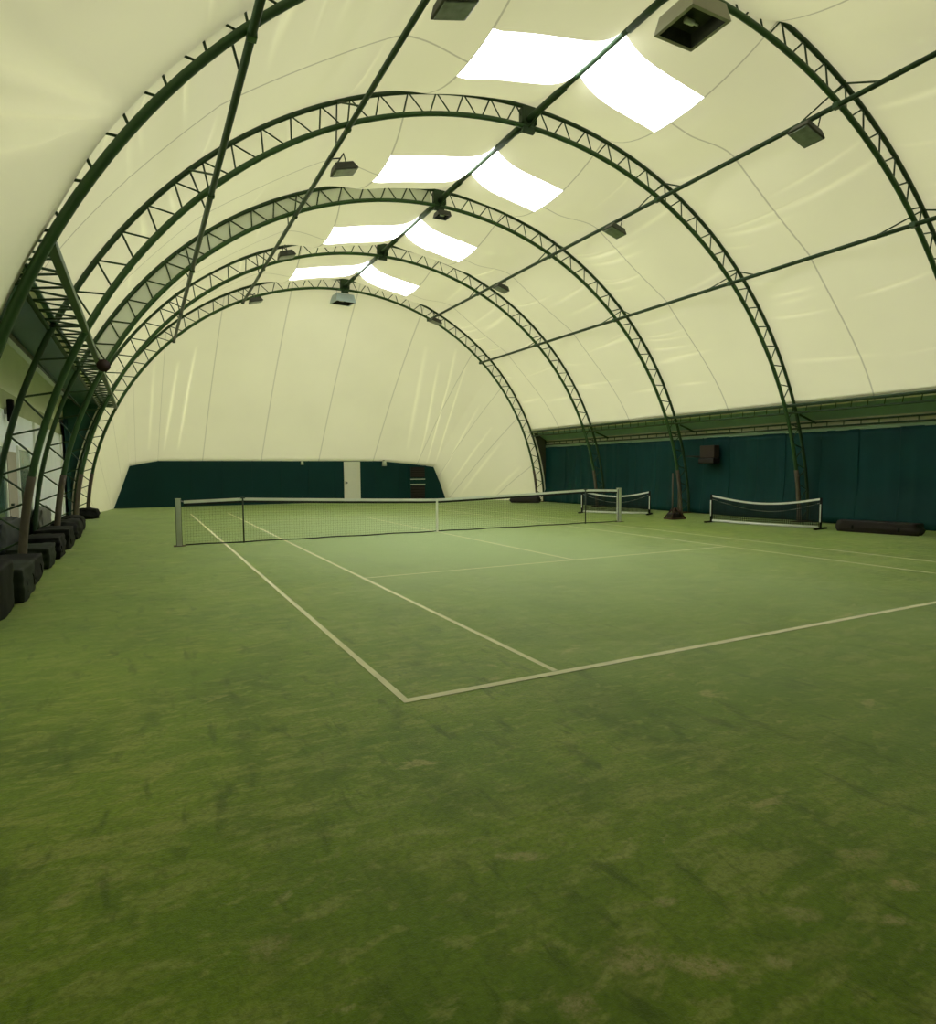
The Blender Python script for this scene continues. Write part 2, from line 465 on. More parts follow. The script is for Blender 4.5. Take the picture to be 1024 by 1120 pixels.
# green boards at the far end
bw=MB()
prof=[(-8.8,0),(-7.9,2.15),(-6.4,2.30),(4.65,2.30),(8.1,2.1),(9.0,0)]
npn=len(prof)
yb0,yb1=YB+.104,YB+.20
bw.add([(x,yb0,z) for x,z in prof]+[(x,yb1,z) for x,z in prof],
       [tuple(range(npn)),tuple(range(2*npn-1,npn-1,-1))]+[(i,npn+i,npn+(i+1)%npn,(i+1)%npn) for i in range(npn)])
for x in (-6.4,-5.0,-3.6,-2.2,-.8,.6,2.0,4.2,5.6):
    bw.box((x-.02,yb0-.025,.0),(x+.02,yb0,2.2 if x<4.6 else 2.05))
tag(bw.build('wall_back',PANEL),kind='structure')
d1=MB(); d1.box((2.46,YB+.06,.02),(3.36,YB+.103,2.16))
D=d1.build('door_1',DOORW,None,False,.01); tag(D,kind='structure')
h=MB(); h.box((2.52,YB+.0,1.0),(2.64,YB+.06,1.06)); h.box((2.53,YB+.045,.93),(2.58,YB+.06,1.13)); h.build('door_handle',STICK,D)

# ------------------------------------------------------------------ wall behind the camera
nw=MB(); pts=[arc(RM,PI*(i/48),0) for i in range(49)]
v=[(p.x,-18.2,max(0,p.z)) for p in pts]; nw.add(v+[(p[0],-18.3,p[2]) for p in v],[tuple(range(49)),tuple(range(97,48,-1))])
tag(nw.build('wall_near',PANEL),kind='structure')

# ------------------------------------------------------------------ lattice arches
unit=MB(); unit.tube([(0,0,0),(0,0,1)],1.0,6)
UNIT=mesh('web_strut',unit.v,unit.f,GREEN_D,True)
def rod(name,a,b,r,parent,me=UNIT):
    a=Vector(a);b=Vector(b); o=bpy.data.objects.new(name,me); link(o,parent)
    d=b-a; o.location=a; o.rotation_mode='QUATERNION'; o.rotation_quaternion=d.to_track_quat('Z','Y'); o.scale=(r,r,d.length)
    return o
ARCH_LABELS=['nearest green lattice roof arch, cut off by the top edge of the photo',
 'second green lattice roof arch from the camera, the largest one whole in view',
 'third green lattice roof arch from the camera, with grey cloth filling its left half',
 'fourth green lattice roof arch, next to last before the far fabric gable',
 'farthest green lattice roof arch, framing the cream gable at the far end']
NB=48
def make_arch(y,label):
    t=thing('truss_arch',label,'roof arch',(XC,y,0),0,'green lattice roof arches')
    th0=math.asin(-ZC/RI)
    def P(r,a): return (r*math.cos(a),0,ZC+r*math.sin(a))
    A=[th0+(PI-2*th0)*i/96 for i in range(97)]
    m=MB(); m.tube([P(RI,a) for a in A],.056,8); m.build('inner_chord',GREEN,t,True)
    m=MB(); m.tube([P(RO,a) for a in A],.048,8); m.build('outer_chord',GREEN_D,t,True)
    B=[th0+(PI-2*th0)*i/NB for i in range(NB+1)]
    for i in range(NB):
        am=(B[i]+B[i+1])/2; e=.10*(B[i+1]-B[i])
        rod('web_strut',P(RI,B[i]+e),P(RO,am),.017,t); rod('web_strut',P(RO,am),P(RI,B[i+1]-e),.017,t)
    for s in (-1,1):
        m=MB(); aa=[th0+.0+(.165)*i/8 for i in range(9)]
        aa=[a if s>0 else PI-a for a in aa]
        m.tube([P(RI,a) for a in aa],.066,10); m.build('foot_sleeve',SLEEVE,t,True)
        m=MB(); x=s*(RI+RO)/2; m.box((x-.42,-.16,.001),(x+.42,.16,.03)); m.build('base_plate',RUST,t,False,.004)
    m=MB(); m.box((-.16,-.05,ZC+RI-.14),(.16,.05,ZC+RO+.02)); m.box((-.20,-.085,ZC+RI+.05),(-.15,.085,ZC+RO-.05)); m.box((.15,-.085,ZC+RI+.05),(.20,.085,ZC+RO-.05)); m.build('apex_plate',GREEN_D,t,False,.01)
    return t
arches=[make_arch(y,l) for y,l in zip(YS,ARCH_LABELS)]
# grey cloth laid between the chords of the third arch, left half
m=MB(); a0,a1=math.radians(91.5),math.radians(153.5); k=64
v=[];f=[]
for i in range(k+1):
    a=a0+(a1-a0)*i/k
    for r in (RI+.03,RO-.02): v.append((r*math.cos(a),.012,ZC+r*math.sin(a)))
for i in range(k): f.append((2*i,2*i+1,2*i+3,2*i+2))
m.add(v,f); o=m.build('cloth_flap',FLAP,arches[2],True); o['label']='grey cloth strip filling the lattice'

# ------------------------------------------------------------------ purlins
Y0P,Y1P=-18.1,12.25
PL=['green roof pipe lower down on the right slope, below the floodlight row','green roof pipe on the right slope carrying a row of floodlights',
    'dark ridge pipe running along the top of the hall through the bright panels','green roof pipe on the left slope carrying small floodlights',
    'green roof pipe lowest on the left slope, the leftmost long pipe']
for i,(a,lab) in enumerate(zip(PUR,PL)):
    r=RRIDGE if i==2 else RP
    base=arc(r,a,0)
    t=thing('roof_purlin',lab,'roof pipe',(base.x,0,base.z),0,'long pipes under the roof')
    m=MB(); m.tube([(0,Y0P,0),(0,Y1P,0)],.052 if i!=2 else .055,8); m.build('pipe',GREEN_D,t,True)
    if i==2:
        m=MB()
        for ya,yb in zip(YS[:-1],YS[1:]): pass
        for y in YS:
            for s in (-1,1):
                yy=y+s*.95
                if yy>12.2: continue
                q=arc(RI-.02,a,y)
                rod('knee_brace',(0,y,q.z-base.z),(0,yy,-.02),.022,t)
        for y in YS:
            for s in (-1,1):
                if y+s*1.5>12.3: continue
                m=MB(); m.tube([(0,y,0),(0,y+s*1.45,0)],.078,10); m.build('pipe_sleeve',GREEN_D,t,True)
    else:
        q=arc(RO,a,0)
        for y in YS:
            for s in (-1,1):
                if y+s*.9>12.25: continue
                rod('knee_brace',(q.x-base.x,y,q.z-base.z),(0,y+s*.9,0),.018,t)
        for y in YS:
            m=MB(); m.box((-.058,y-.06,-.058),(.058,y+.06,.058)); m.build('clamp',GREEN,t,False,.01)

# ------------------------------------------------------------------ left eave: lattice beam, sheets, wall
zE=4.13
xi=XC-math.sqrt(RI**2-(zE-ZC)**2); xo=XC-math.sqrt(RO**2-(zE-ZC)**2)-.06
t=thing('eave_truss','green lattice beam lying flat along the left edge of the roof','lattice beam',(0,0,0))
YA,YZ=-8.02,12.2
m=MB(); m.box((xi-.05,YA,zE-.05),(xi+.05,YZ,zE+.05)); m.build('inner_chord',GREEN,t,False,.008)
m=MB(); m.tube([(xo,YA,zE),(xo,YZ,zE)],.04,8); m.build('outer_chord',GREEN_D,t,True)
nb=31
for i in range(nb):
    ya=YA+(YZ-YA)*i/nb; yb=YA+(YZ-YA)*(i+1)/nb; ym=(ya+yb)/2
    rod('lattice_strut',(xi,ya,zE),(xo,ym,zE),.017,t); rod('lattice_strut',(xo,ym,zE),(xi,yb-.05,zE),.017,t)

def slab(name,p0,p1,y0,y1,m_,th=.03,**kw):
    b=MB(); (x0,z0),(x1,z1)=p0,p1
    d=Vector((x1-x0,0,z1-z0)).normalized(); nrm=Vector((-d.z,0,d.x))*th
    if nrm.z<0: nrm=-nrm
    v=[Vector((x0,y0,z0)),Vector((x1,y0,z1)),Vector((x1,y1,z1)),Vector((x0,y1,z0))]
    v+=[p+nrm for p in v]
    b.add(v,[(0,3,2,1),(4,5,6,7),(0,1,5,4),(1,2,6,5),(2,3,7,6),(3,0,4,7)])
    return b.build(name,m_)
XW=-9.6
tag(slab('trim_1',(-8.28,4.21),(-9.16,4.25),-8.1,12.3,TEAL),kind='structure')
tag(slab('trim_2',(-9.16,4.27),(-9.36,4.40),-8.1,12.3,STRIP,.05),kind='structure')
m=MB(); m.tube([(-9.14,-8.1,4.21),(-9.14,12.3,4.21)],.035,8); tag(m.build('trim_3',STRIP,None,True),kind='structure')
tag(slab('trim_4',(-9.36,4.40),(XW-.05,4.55),-8.1,12.3,PALET,.01),kind='structure')
# upper wall, olive band, plaster wall
m=MB(); m.box((XW-.2,-8.1,3.42),(XW,12.3,4.60)); tag(m.build('wall_left_upper',PALEC),kind='structure')
m=MB(); m.box((XW-.2,-8.1,3.02),(XW+.012,12.27,3.419)); tag(m.build('trim_5',WALLO),kind='structure')
m=MB(); m.box((XW-.2,-8.1,0),(XW,12.27,3.019)); tag(m.build('wall_left',WALLW),kind='structure')
def glazed(no,y0,y1,z0,z1,gl,lint=None):
    o=MB(); o.box((XW,y0,z0),(XW+.02,y1,z1)); W=o.build('window_%d'%no,gl); tag(W,kind='structure')
    f_=MB()
    for a,b in ((y0-.09,y0),(y1,y1+.09)): f_.box((XW,a,z0),(XW+.05,b,z1+.09))
    f_.box((XW,y0,z1),(XW+.05,y1,z1+.09)); f_.build('window_frame',FRAMEW,W,False,.005)
    if lint:
        q=MB(); q.box((XW+.02,y0,lint),(XW+.03,y1,z1)); q.build('upper_pane',GLASSP,W)
    return W
glazed(9,-1.35,.02,.03,2.22,GLASST,1.72)
glazed(10,1.72,3.36,.03,2.22,GLASST,1.78)
d=MB(); d.box((XW,.35,.02),(XW+.03,1.40,2.15)); Dw=d.build('door_2',TAN); tag(Dw,kind='structure')
d=MB(); d.box((XW+.03,.45,1.0),(XW+.08,.56,1.05)); d.build('door_handle',STICK,Dw)
m=MB(); m.box((XW,4.35,0),(XW+.05,4.85,3.0)); tag(m.build('trim_6',FRAMEW),kind='structure')
m=MB(); m.box((XW,10.7,0),(XW+.06,10.95,3.0)); tag(m.build('trim_7',FRAMEW),kind='structure')
# short dark curtain at the end of the left wall
def curtain_mesh(y0,y1,zt,x_of,ny=40,nz=14,amp=.03,seed=1,bottom=.01):
    r=random.Random(seed); v=[];f=[]; ph=r.uniform(0,6); fr=r.uniform(.8,1.6)
    for j in range(nz+1):
        for i in range(ny+1):
            s=i/ny; q=j/nz; y=y0+(y1-y0)*s; z=bottom+(zt-bottom)*(1-q)
            w=amp*(.35+.65*q)*(math.sin(s*2*PI*fr*1.5+ph)+.22*math.sin(s*2*PI*fr*3.1+ph*2+q*1.5))
            w+=amp*.9*math.exp(-(q/.35)**2)*math.sin(s*PI)*math.sin(9*q)    # swags under the rail
            w+=amp*1.2*noise.noise(Vector((y*.9,z*.7,seed)))
            v.append((x_of(q)+w,y,z))
    n=len(v)
    for j in range(nz):
        for i in range(ny): f.append((j*(ny+1)+i,j*(ny+1)+i+1,(j+1)*(ny+1)+i+1,(j+1)*(ny+1)+i))
    return v,f
v,f=curtain_mesh(11.0,12.25,3.62,lambda q:XW+.12,seed=3)
m=MB(); m.add(v,f); o=m.build('curtain',CURTAIN,None,True); mo=o.modifiers.new('s','SOLIDIFY'); mo.thickness=.012
tag(o,'short dark green curtain at the far end of the left white wall','curtain')
# wall lamp on the left wall
t=thing('wall_lamp','narrow black lamp fixed high on the left white wall','lamp',(XW,.45,2.70))
m=MB(); m.box((.05,-.08,.06),(.17,.08,.54)); m.build('lamp_body',BLACK,t,False,.03)
m=MB(); m.box((.0,-.04,.22),(.06,.04,.36)); m.build('wall_bracket',STEEL,t)
m=MB(); m.box((.165,-.06,.10),(.185,.06,.40)); m.build('lamp_glass',GLASSD,t,False,.01)
# horn loudspeaker under the lattice beam
t=thing('horn_speaker','small round dark red horn hanging at the left lattice beam','speaker',(xi+.14,-.35,3.92))
m=MB(); m.tube([(0,.10,0),(0,.02,0),(0,-.06,0),(0,-.13,0)],[.05,.06,.09,.13],14); m.build('horn',RED,t,True)
m=MB(); m.tube([(0,.05,.0),(-.1,.05,.17)],.018,6); m.build('bracket',STICK,t)

# ------------------------------------------------------------------ right eave: beam, sheet, rail, curtain
XR=11.62
t=thing('eave_beam','green double pipe beam along the right edge of the roof','roof beam',(0,0,0))
for nm,(x,z,r) in (('upper_pipe',(10.62,3.62,.048)),('lower_pipe',(10.72,3.40,.034))):
    m=MB(); m.tube([(x,-18.1,z),(x,12.2,z)],r,8); m.build(nm,GREEN_D,t,True)
for i in range(46):
    y=-9.2+i*.47; rod('tie',(10.62,y,3.62),(10.72,y+.1,3.40),.014,t)
tag(slab('trim_8',(10.70,3.76),(XR+.02,3.20),-18.2,12.3,SHEET,.02),kind='structure')
m=MB(); m.box((XR+.10,-18.2,0),(XR+.2,12.3,3.3)); tag(m.build('wall_right',PANEL),kind='structure')
m=MB(); m.box((XR+.03,-18.2,2.80),(XR+.06,12.3,3.22)); tag(m.build('trim_9',CREAMS),kind='structure')
m=MB(); m.box((XR-.02,-18.2,2.83),(XR+.025,12.3,2.93)); tag(m.build('trim_10',PALEG),kind='structure')
t=thing('curtain_rail','green ladder rail the long right curtain hangs from','rail',(0,0,0))
for nm,z in (('top_pipe',3.12),('bottom_pipe',2.97)):
    m=MB(); m.tube([(XR-.04,-18.1,z),(XR-.04,12.25,z)],.028,8); m.build(nm,GREEN_D,t,True)
for i in range(42): rod('rung',(XR-.04,-10+i*.535,2.97),(XR-.04,-10+i*.535,3.12),.016,t)
for y in YS[:-1]:
    rod('brace',(10.95,y,3.35),(XR-.04,y-.12,3.10),.035,t)
tc=thing('curtain','long dark green curtain hanging along the right side behind the small nets','curtain',(0,0,0))
yy=-18.0; k=0
seams=[-18.0,-16.2,-14.6,-13.0,-11.5,-9.9,-8.4,-7.1,-5.81,-4.6,-3.39,-2.12,-1.04,.19,1.4,2.7,3.9,5.2,6.5,7.8,9.1,10.4,12.25]
for a,b in zip(seams[:-1],seams[1:]):
    k+=1; v,f=curtain_mesh(a,b+.03,2.845,lambda q:XR-.02-.16*smooth01((q-.55)/.45)+ (.012 if k%2 else 0),seed=k,amp=.022)
    m=MB(); m.add(v,f); o=m.build('curtain_panel',CURTAIN,tc,True); mo=o.modifiers.new('s','SOLIDIFY'); mo.thickness=.008
m=MB(); 
for y in seams[6:-1]: m.box((XR-.075,y-.012,.02),(XR-.05,y+.012,2.85))
# olive canvas closing the right lean-to at the far arch
m=MB(); v=[(arc(RO,a,0).x,12.24,max(0,arc(RO,a,0).z)) for a in (.0374,.15,.25,.35,.40)]+[(XR+.15,12.24,3.9),(XR+.15,12.24,0)]
m.add(v+[(a,b+.02,c) for a,b,c in v],[tuple(range(7)),tuple(range(13,6,-1))])
tag(m.build('wall_right_end',OLIVE),kind='structure')
m=MB(); v=[(arc(RO,PI-a,0).x,12.27,max(0,arc(RO,a,0).z)) for a in (.0374,.15,.25,.35,.42,.47)]+[(XW-.2,12.27,4.7),(XW-.2,12.27,0)]
m.add(v+[(a,b+.03,c) for a,b,c in v],[tuple(range(8)),tuple(range(15,7,-1))]); tag(m.build('wall_left_end',TEAL),kind='structure')
v=[(arc(10.12,PI-a,0).x,12.27,max(0,arc(10.12,a,0).z)) for a in (.0388,.15,.25,.35,.42,.48)]+[(XW-.2,12.27,4.9),(XW-.2,12.27,0)]
m=MB(); m.add([(a,-8.14+(b-12.27),c) for a,b,c in v]+[(a,-8.11+(b-12.27),c) for a,b,c in v],[tuple(range(8)),tuple(range(15,7,-1))]); tag(m.build('wall_left_start',TEAL),kind='structure')

# ------------------------------------------------------------------ court equipment
def net_h(x):
    a=abs(x)
    if a>5.03: return 1.07-.035*(a-5.03)/1.37
    return .914+(1.07-.914)*(a/5.03)**1.15
t=thing('tennis_net','full width tennis net with white top band across the court','net',(0,0,0))
m=MB(); r=.0010
nx=210; x0,x1=-6.30,6.30
for i in range(nx+1):
    x=x0+(x1-x0)*i/nx; m.box((x-r,-r,.03),(x+r,r,net_h(x)-.05))
nz=16
for j in range(nz+1):
    q=j/nz; P=[(x0+(x1-x0)*i/40,0,.03+(net_h(x0+(x1-x0)*i/40)-.08)*q) for i in range(41)]
    m.ribbon(P,2*r,2*r)
m.build('net_mesh',CORD,t)
P=[(x0+(x1-x0)*i/60,0,net_h(x0+(x1-x0)*i/60)-.03) for i in range(61)]
m=MB(); m.ribbon(P,.065,.022); m.build('top_band',WHITE,t)
m=MB(); m.ribbon([(p[0],p[1],p[2]-.06) for p in P],.05,.012); m.build('band_shadow',CORD,t)  # dark strip standing in for the shade below the white band
m=MB(); m.tube([(x0+(x1-x0)*i/30,0,.022+.008*math.sin(i*1.7)) for i in range(31)],.014,6); m.build('bottom_cord',CORD,t)
m=MB(); m.box((-.03,-.016,.005),(.03,.016,.914)); m.box((-.09,-.04,.0),(.09,.04,.014)); m.build('center_strap',STRAPW,t)
for s in (-1,1):
    m=MB(); m.tube([(s*6.36,0,1.03),(s*6.28,0,1.01)],.012,6); m.build('net_cable',STEEL,t)
def net_post(x,label):
    t=thing('net_post',label,'net post',(x,0,0),0,'posts of the tennis net')
    m=MB(); m.box((-.055,-.055,0),(.055,.055,1.07)); m.build('post',POST,t,False,.008)
    m=MB(); m.box((-.062,-.062,1.07),(.062,.062,1.09)); m.build('cap',POST,t,False,.004)
    for s in (-1,1):
        m=MB(); m.box((s*.057-.006,-.05,.02),(s*.057+.006,-.02,1.06)); m.build('groove',STICK,t)
    m=MB(); m.box((-.12,-.12,.001),(.12,.12,.012)); m.build('ground_collar',SLEEVE,t)
net_post(-6.42,'square grey green net post at the left end of the net')
net_post(6.38,'pale net post at the right end of the net, before the curtain')
def stick(x,label):
    t=thing('singles_stick',label,'net stick',(x,-.03,0),0,'sticks propping up the net')
    m=MB(); m.tube([(0,0,0),(0,0,1.07)],.018,8); m.build('stick',STICK,t,True)
    m=MB(); m.box((-.05,-.03,1.055),(.05,.06,1.085)); m.build('fork',STICK,t,False,.005)
stick(-5.03,'thin dark stick propping the net near its left end'); stick(5.03,'thin dark stick propping the net near its right end')

def mini_net(a,b,label,h=.84):
    a=Vector((*a,0)); b=Vector((*b,0)); d=b-a; L=d.length
    t=thing('mini_net',label,'small net',a,math.atan2(d.y,d.x),'small practice nets by the right curtain')
    def top(q): return h-.26*math.sin(PI*q)*.72
    P=[(L*i/24,0,top(i/24)) for i in range(25)]
    m=MB(); m.ribbon(P,.055,.02); m.build('top_band',WHITE,t)
    m=MB(); m.ribbon([(L*i/24,.0+.22*math.sin(PI*i/24),top(i/24)-.10-.14*math.sin(PI*i/24)) for i in range(25)],.018,.01); m.build('slack_cord',POST,t)
    m=MB(); m.tube([(.06,-.02,.06),(L*.5,-.05,.045),(L-.06,-.02,.06)],.035,8); m.build('bottom_bar',WHITE,t,True)
    m=MB(); r=.0075
    for i in range(1,60):
        q=i/60; m.box((L*q-r,-r,.07),(L*q+r,r,top(q)))
    for j in range(1,12):
        m.ribbon([(L*i/24,0,.07+(top(i/24)-.07)*j/12) for i in range(25)],2*r,2*r)
    m.build('net_mesh',CORD,t)
    for x in (0,L):
        m=MB(); m.tube([(x,0,.03),(x,0,h+.03)],.035,8); p=m.build('post',BLACK,t,True)
        m=MB(); m.box((x-.016,-.047,.20),(x+.016,-.034,h-.14)); m.build('white_sleeve',WHITE,p)
        m=MB(); m.box((x-.05,-.34,.0),(x+.05,.34,.045)); m.build('foot',BLACK,t,False,.012)
mini_net((8.75,-1.65),(9.40,-4.95),'small practice net with white bands, nearer one beside the dark bag')
mini_net((7.95,4.1),(9.45,1.95),'small practice net standing behind the right end of the tennis net')

# pole stand by the third arch
t=thing('pole_stand','two thin upright poles on a rusty splayed stand before the right curtain','stand',(8.66,-.15,0))
for x,y,h_ in ((-.06,.05,1.55),(.10,-.06,1.25)):
    m=MB(); m.tube([(x,y,.1),(x*1.05,y,h_)],.024,8); m.build('pole',SLEEVE,t,True)
m=MB()
m.box((-.30,-.22,.0),(.30,.22,.05)); m.build('base_plate',RUST,t,False,.01)
for a in (.6,2.2,3.8,5.4):
    m=MB(); m.tube([(.42*math.cos(a),.30*math.sin(a),.02),(.05*math.cos(a),.05*math.sin(a),.38)],.028,6); m.build('leg',RUST,t,True)
for x in (-.15,.16):
    m=MB(); m.box((x-.10,-.14,.05),(x+.10,.12,.22)); m.build('weight',BROWN,t,False,.03)
# brown box on the curtain
t=thing('heater_box','brown box on an arm high before the right curtain','box',(11.30,.83,1.88))
m=MB(); m.box((-.14,-.34,.20),(.14,.34,.66)); m.build('box_body',BROWN2,t,False,.02)
m=MB(); m.box((-.20,-.36,.0),(.16,.36,.19)); m.build('reflector',BROWN,t,False,.03)
m=MB(); m.tube([(0,.3,.25),(-.06,1.06,.28)],.03,6); m.build('arm',BROWN,t,True)

# lumpy covered bags
def bag(name,label,cat,loc,size,rz,m_,seed,amp=.10,group=None,sq=.55,parts=True,tilt=0):
    bm=bmesh.new(); bmesh.ops.create_cube(bm,size=2); bmesh.ops.subdivide_edges(bm,edges=bm.edges[:],cuts=13,use_grid_fill=True)
    for vv in bm.verts:
        p=vv.co; s=p.normalized()*1.28
        q=p.lerp(s,1-sq); 
        nz=noise.noise(q*1.3+Vector((seed*3.1,0,0)))*amp*1.1+noise.noise(q*3.2+Vector((0,seed,0)))*amp*.6+noise.noise(Vector((q.x*3,q.y*9,q.z*9+seed)))*amp*.30
        q=q*(1+nz)
        vv.co=Vector((q.x*size[0]/2,q.y*size[1]/2,max(-1.0,q.z)*size[2]/2+size[2]/2))
    zmin=min(v.co.z for v in bm.verts)
    for vv in bm.verts: vv.co.z=max(0,vv.co.z-zmin)
    me=bpy.data.meshes.new(name); bm.to_mesh(me); bm.free(); me.materials.append(m_)
    me.polygons.foreach_set('use_smooth',[True]*len(me.polygons))
    t=thing(name,label,cat,loc,rz,group)
    o=link(bpy.data.objects.new('cover',me),t)
    if parts:
        b=MB()
        for x in (-.28,.28):
            b=MB(); L=size[0]; a=[]
            ry,rzz=size[1]*.5,size[2]*.5
            for i in range(17):
                an=PI*i/16; a.append((x*L,-math.cos(an)*ry*1.04,rzz*.55+math.sin(an)**.6*rzz*1.42))
            b.ribbon(a,.05,.012,(1,0,0)); b.build('strap',BLACK,t)
    t.rotation_euler=(0,tilt,rz)
    return t
GB_='covered ballast bags along the left arches'
H=PI/2
bag('ballast_bag','tall black covered block at the left edge, nearest the camera','bag',(-9.02,-6.80,0),(1.05,.84,.62),H,BLACK,1,.03,GB_,.92,False)
bag('ballast_bag','grey green padded bag right behind the tall black block','bag',(-8.90,-5.55,0),(1.10,.74,.46),H,TARP,2,.06,GB_,.86)
bag('ballast_bag','long dark bag lying before the foot of the second arch','bag',(-8.98,-4.20,0),(1.35,.76,.40),H,BLACK,3,.06,GB_,.82)
bag('ballast_bag','dark green cushion-like bag just past the second arch foot','bag',(-8.92,-2.15,0),(1.15,.62,.38),H,TARP,4,.08,GB_,.80,False)
bag('tarp_heap','grey crumpled tarp heaped against the left wall behind the second arch','tarp',(-9.42,-1.1,0),(2.0,.22,.80),H,TARPG,5,.14,None,.5,False)
bag('ballast_bag','black bag between the second and third arch on the left','bag',(-8.90,-.70,0),(1.20,.64,.44),H,BLACK,6,.08,GB_,.8)
bag('ballast_bag','bulky black bag at the foot of the third left arch','bag',(-8.88,.95,0),(1.25,.64,.46),H,BLACK,7,.09,GB_,.75)
bag('tarp_heap','pale grey tarp pile by the left wall beyond the third arch','tarp',(-9.42,3.8,0),(1.8,.22,.80),H,TARPP,8,.16,None,.5,False)
bag('ballast_bag','dark bag past the third arch foot beside the pale tarp','bag',(-8.88,3.5,0),(1.6,.60,.46),H,BLACK,9,.12,GB_,.55,False)
bag('ballast_bag','small black bag before the fourth left arch foot','bag',(-8.92,5.9,0),(1.0,.52,.42),H,BLACK,10,.12,GB_,.55,False)
bag('ballast_bag','black bag at the foot of the farthest left arch','bag',(-8.92,11.2,0),(.8,.72,.36),H,BLACK,11,.14,GB_,.5,False)
bag('long_bag','long dark brown bag lying before the right curtain','bag',(9.75,-6.35,0),(1.95,.48,.30),math.atan2(-1.5,.26)+.02,BROWN,12,.04,None,.8)
bag('rolled_mat','dark brown roll on the floor at the farthest right arch foot','rolled mat',(10.05,11.75,0),(1.5,.45,.34),math.atan2(-.9,.9),BROWN,13,.05,None,.7,False)

# rack of vents on the far green boards
t=thing('vent_unit','dark double vent with pale rails on the far green boards, right of the door','vent',(6.68,YB+.103,0))
m=MB(); m.box((-.52,-.10,.02),(.52,0,1.94)); m.build('back_board',PANEL,t,False,.01)
for z0,z1 in ((.08,.80),(1.26,1.86)):
    m=MB(); m.box((-.42,-.125,z0),(.42,-.10,z1)); g=m.build('dark_opening',BROWN,t)
    for i in range(5):
        b=MB(); z=z0+(z1-z0)*(i+.5)/5; b.box((-.41,-.14,z-.012),(.41,-.125,z+.012)); b.build('louvre',BLACK,g)
for z in (.88,1.17):
    m=MB(); m.box((-.44,-.15,z-.025),(.44,-.10,z+.025)); m.build('rail',POST,t)
# little lamps on top of the far boards
for x,z,l,sc in ((4.66,1.92,'grey lantern on top of the far green boards, right of the white door',1.0),(.22,2.0,'tiny grey lamp on top of the far green boards, left of the white door',.6)):
    t=thing('board_lamp',l,'lamp',(x,YB-.10,z))
    m=MB(); m.tube([(0,-.05,0),(0,-.05,.30*sc)],[.13*sc,.10*sc],10); m.build('lamp_body',POST,t,True)
    m=MB(); m.tube([(0,-.05,.30*sc),(0,.2,.30*sc)],.03*sc,6); m.build('hook',STICK,t)

# ------------------------------------------------------------------ floodlights
def box_flood(loc,rz,label,w,d_,h,house,hang,inner=GLASSD,tilt=(0,0)):
    t=thing('floodlight',label,'floodlight',loc,rz,'floodlights under the roof'); t.rotation_euler=(tilt[0],tilt[1],rz)
    w2,d2=w/2,d_/2; e=.075*w
    m=MB(); tw,td=w2*.86,d2*.86
    v=[(-w2,-d2,0),(w2,-d2,0),(w2,d2,0),(-w2,d2,0),(-tw,-td,h),(tw,-td,h),(tw,td,h),(-tw,td,h)]
    i_=[(-w2+e,-d2+e,0),(w2-e,-d2+e,0),(w2-e,d2-e,0),(-w2+e,d2-e,0)]
    ii=[(x*.8,y*.8,h*.62) for x,y,_ in i_]
    m.add(v+i_+ii,[(4,5,6,7),(0,1,5,4),(1,2,6,5),(2,3,7,6),(3,0,4,7),(0,8,9,1),(1,9,10,2),(2,10,11,3),(3,11,8,0)])
    m.build('housing',house,t)
    m=MB(); m.add(i_+ii,[(0,4,5,1),(1,5,6,2),(2,6,7,3),(3,7,4,0),(4,7,6,5)]); m.build('reflector',inner,t)
    m=MB(); m.tube([(-w2*.35,0,h*.34),(w2*.05,0,h*.34)],.045*w*1.2,8); m.tube([(w2*.05,0,h*.34),(w2*.3,0,h*.34)],.02,6); m.build('bulb',LAMP if hang else GLASSL,t,True)
    if hang:
        for s in (-1,1):
            m=MB(); m.tube([(s*tw*.7,0,h),(s*tw*.7,0,h+hang)],.012,6); m.build('hanger',STEEL,t)
    return t
def purlin_flood(th,y,label,w=.62,side=-1,rz=0,roll=.28):
    w*=.82
    p=arc(RP,th,y)
    if side<0: p.x+=.22; p.z+=.06
    t=thing('floodlight',label,'floodlight',(p.x,y,p.z-.06),rz,'floodlights under the roof')
    t.rotation_euler=(0,side*roll,rz)
    m=MB(); h=.22
    v=[(-w/2,-w*.4,-.28),(w/2,-w*.4,-.28),(w/2,w*.4,-.28),(-w/2,w*.4,-.28),(-w*.36,-w*.3,-.11),(w*.36,-w*.3,-.11),(w*.36,w*.3,-.11),(-w*.36,w*.3,-.11)]
    m.add(v,[(4,5,6,7),(0,1,5,4),(1,2,6,5),(2,3,7,6),(3,0,4,7),(0,3,2,1)]); m.build('housing',HOUSEG,t,False,.02)
    m=MB(); m.box((-w*.43,-w*.34,-.295),(w*.43,w*.34,-.279)); m.build('lamp_glass',GLASSL,t,False,.006)
    m=MB()
    for s in (-1,1): m.tube([(0,s*w*.42,-.2),(0,s*w*.42,.02)],.014,6)
    m.tube([(0,-w*.42,.02),(0,w*.42,.02)],.016,6)
    if side<0: m.tube([(0,0,.02),(-.20,0,.02)],.016,6)
    m.build('bracket',STICK,t)
    return t
box_flood((.97,-8.24,8.80),0,'largest floodlight, pale square box hanging below the ridge near the top edge',.84,.86,.28,HOUSE,.75)
box_flood((1.2,2.1,9.36),0,'small floodlight hanging under the ridge near the third arch',.44,.42,.14,HOUSEG,.32)
box_flood((1.05,12.55,9.12),.1,'blue grey floodlight box hanging at the top of the farthest arch',.92,.8,.34,HOUSEB,.55)
R1,L1=PUR[1],PUR[3]
purlin_flood(R1,-7.45,'grey floodlight on the right roof pipe beside the nearest arch',.74,1)
purlin_flood(R1,-1.45,'floodlight on the right roof pipe between the second and third arches',.70,1)
purlin_flood(R1,5.1,'floodlight on the right roof pipe just before the fourth arch',.66,1)
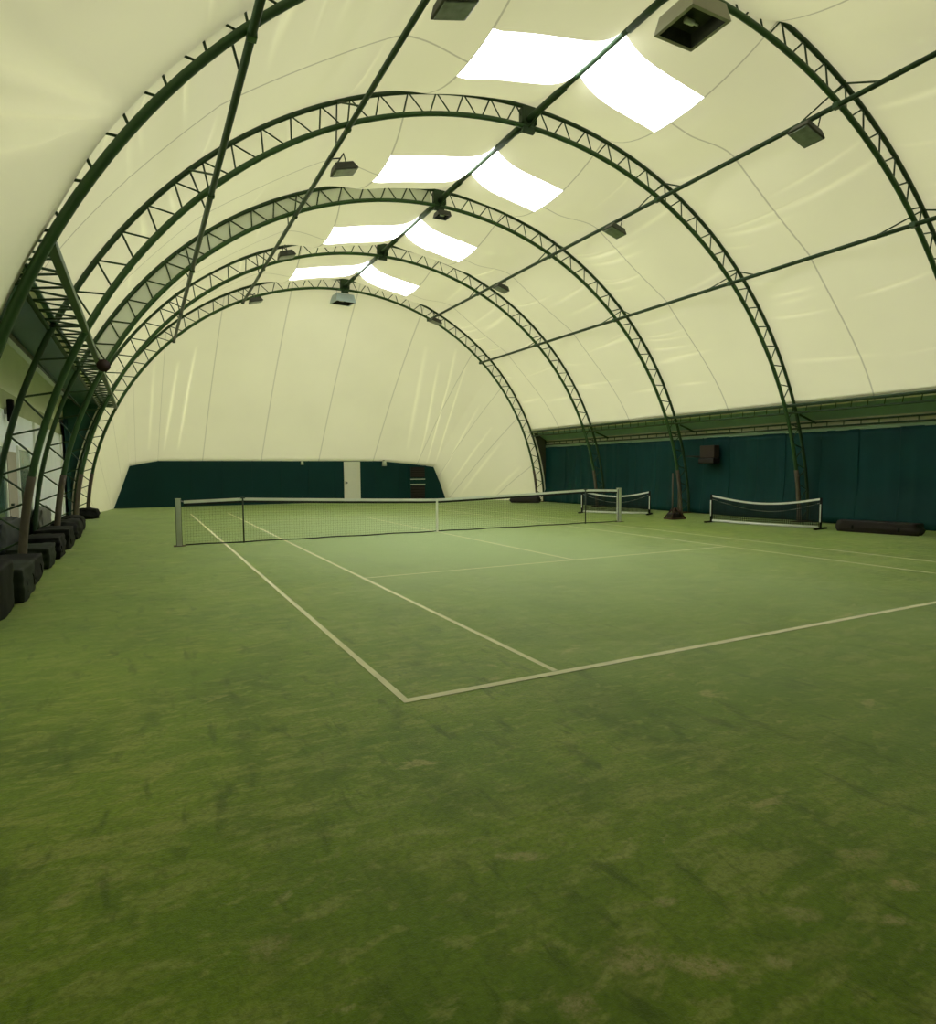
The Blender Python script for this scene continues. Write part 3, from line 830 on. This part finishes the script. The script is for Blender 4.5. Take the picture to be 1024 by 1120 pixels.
purlin_flood(R1,11.2,'farthest floodlight on the right roof pipe, at the last arch',.66,1)
purlin_flood(L1,-7.48,'floodlight cut by the top edge beside the left roof pipe',.74,-1,0)
purlin_flood(L1,-1.75,'small dark floodlight on the left roof pipe before the third arch',.70,-1)
purlin_flood(L1,4.7,'floodlight on the left roof pipe just before the fourth arch',.66,-1)
purlin_flood(L1,10.8,'farthest floodlight on the left roof pipe, at the last arch',.66,-1)

# ------------------------------------------------------------------ sky, camera, view
W=bpy.data.worlds.new('World'); S.world=W; W.use_nodes=True
N=W.node_tree.nodes; L=W.node_tree.links
bg=N['Background']; tcw=N.new('ShaderNodeTexCoord'); sx=N.new('ShaderNodeSeparateXYZ'); L.new(tcw.outputs['Generated'],sx.inputs[0])
rp=N.new('ShaderNodeValToRGB'); L.new(sx.outputs['Z'],rp.inputs['Fac'])
rp.color_ramp.elements[0].position=0; rp.color_ramp.elements[0].color=(.62,.66,.66,1)
rp.color_ramp.elements[1].position=1; rp.color_ramp.elements[1].color=(1.0,1.0,1.0,1)
L.new(rp.outputs[0],bg.inputs['Color']); bg.inputs['Strength'].default_value=10.0

cam=bpy.data.cameras.new('Camera'); co=bpy.data.objects.new('Camera',cam); COL.objects.link(co); S.camera=co
ya,pi_,ro=.4937083,-.0664307,-.0055911
Fv=Vector((math.sin(ya)*math.cos(pi_),math.cos(ya)*math.cos(pi_),math.sin(pi_)))
Rv=Vector((math.cos(ya),-math.sin(ya),0)); Uv=Rv.cross(Fv)
R2=Rv*math.cos(ro)+Uv*math.sin(ro); U2=-Rv*math.sin(ro)+Uv*math.cos(ro)
M=Matrix((R2,U2,-Fv)).transposed().to_4x4(); M.translation=Vector((-7.13148,-16.27919,1.71954)); co.matrix_world=M
cam.sensor_fit='HORIZONTAL'; cam.sensor_width=36; cam.lens=705.2854/1024*36
cam.shift_x=(512-535.008)/1024; cam.clip_start=.05; cam.clip_end=200
vs=S.view_settings; vs.view_transform='Standard'; vs.look='None'; vs.gamma=1; vs.use_curve_mapping=False; vs.exposure=.27
S.cycles.diffuse_bounces=8; S.cycles.max_bounces=14
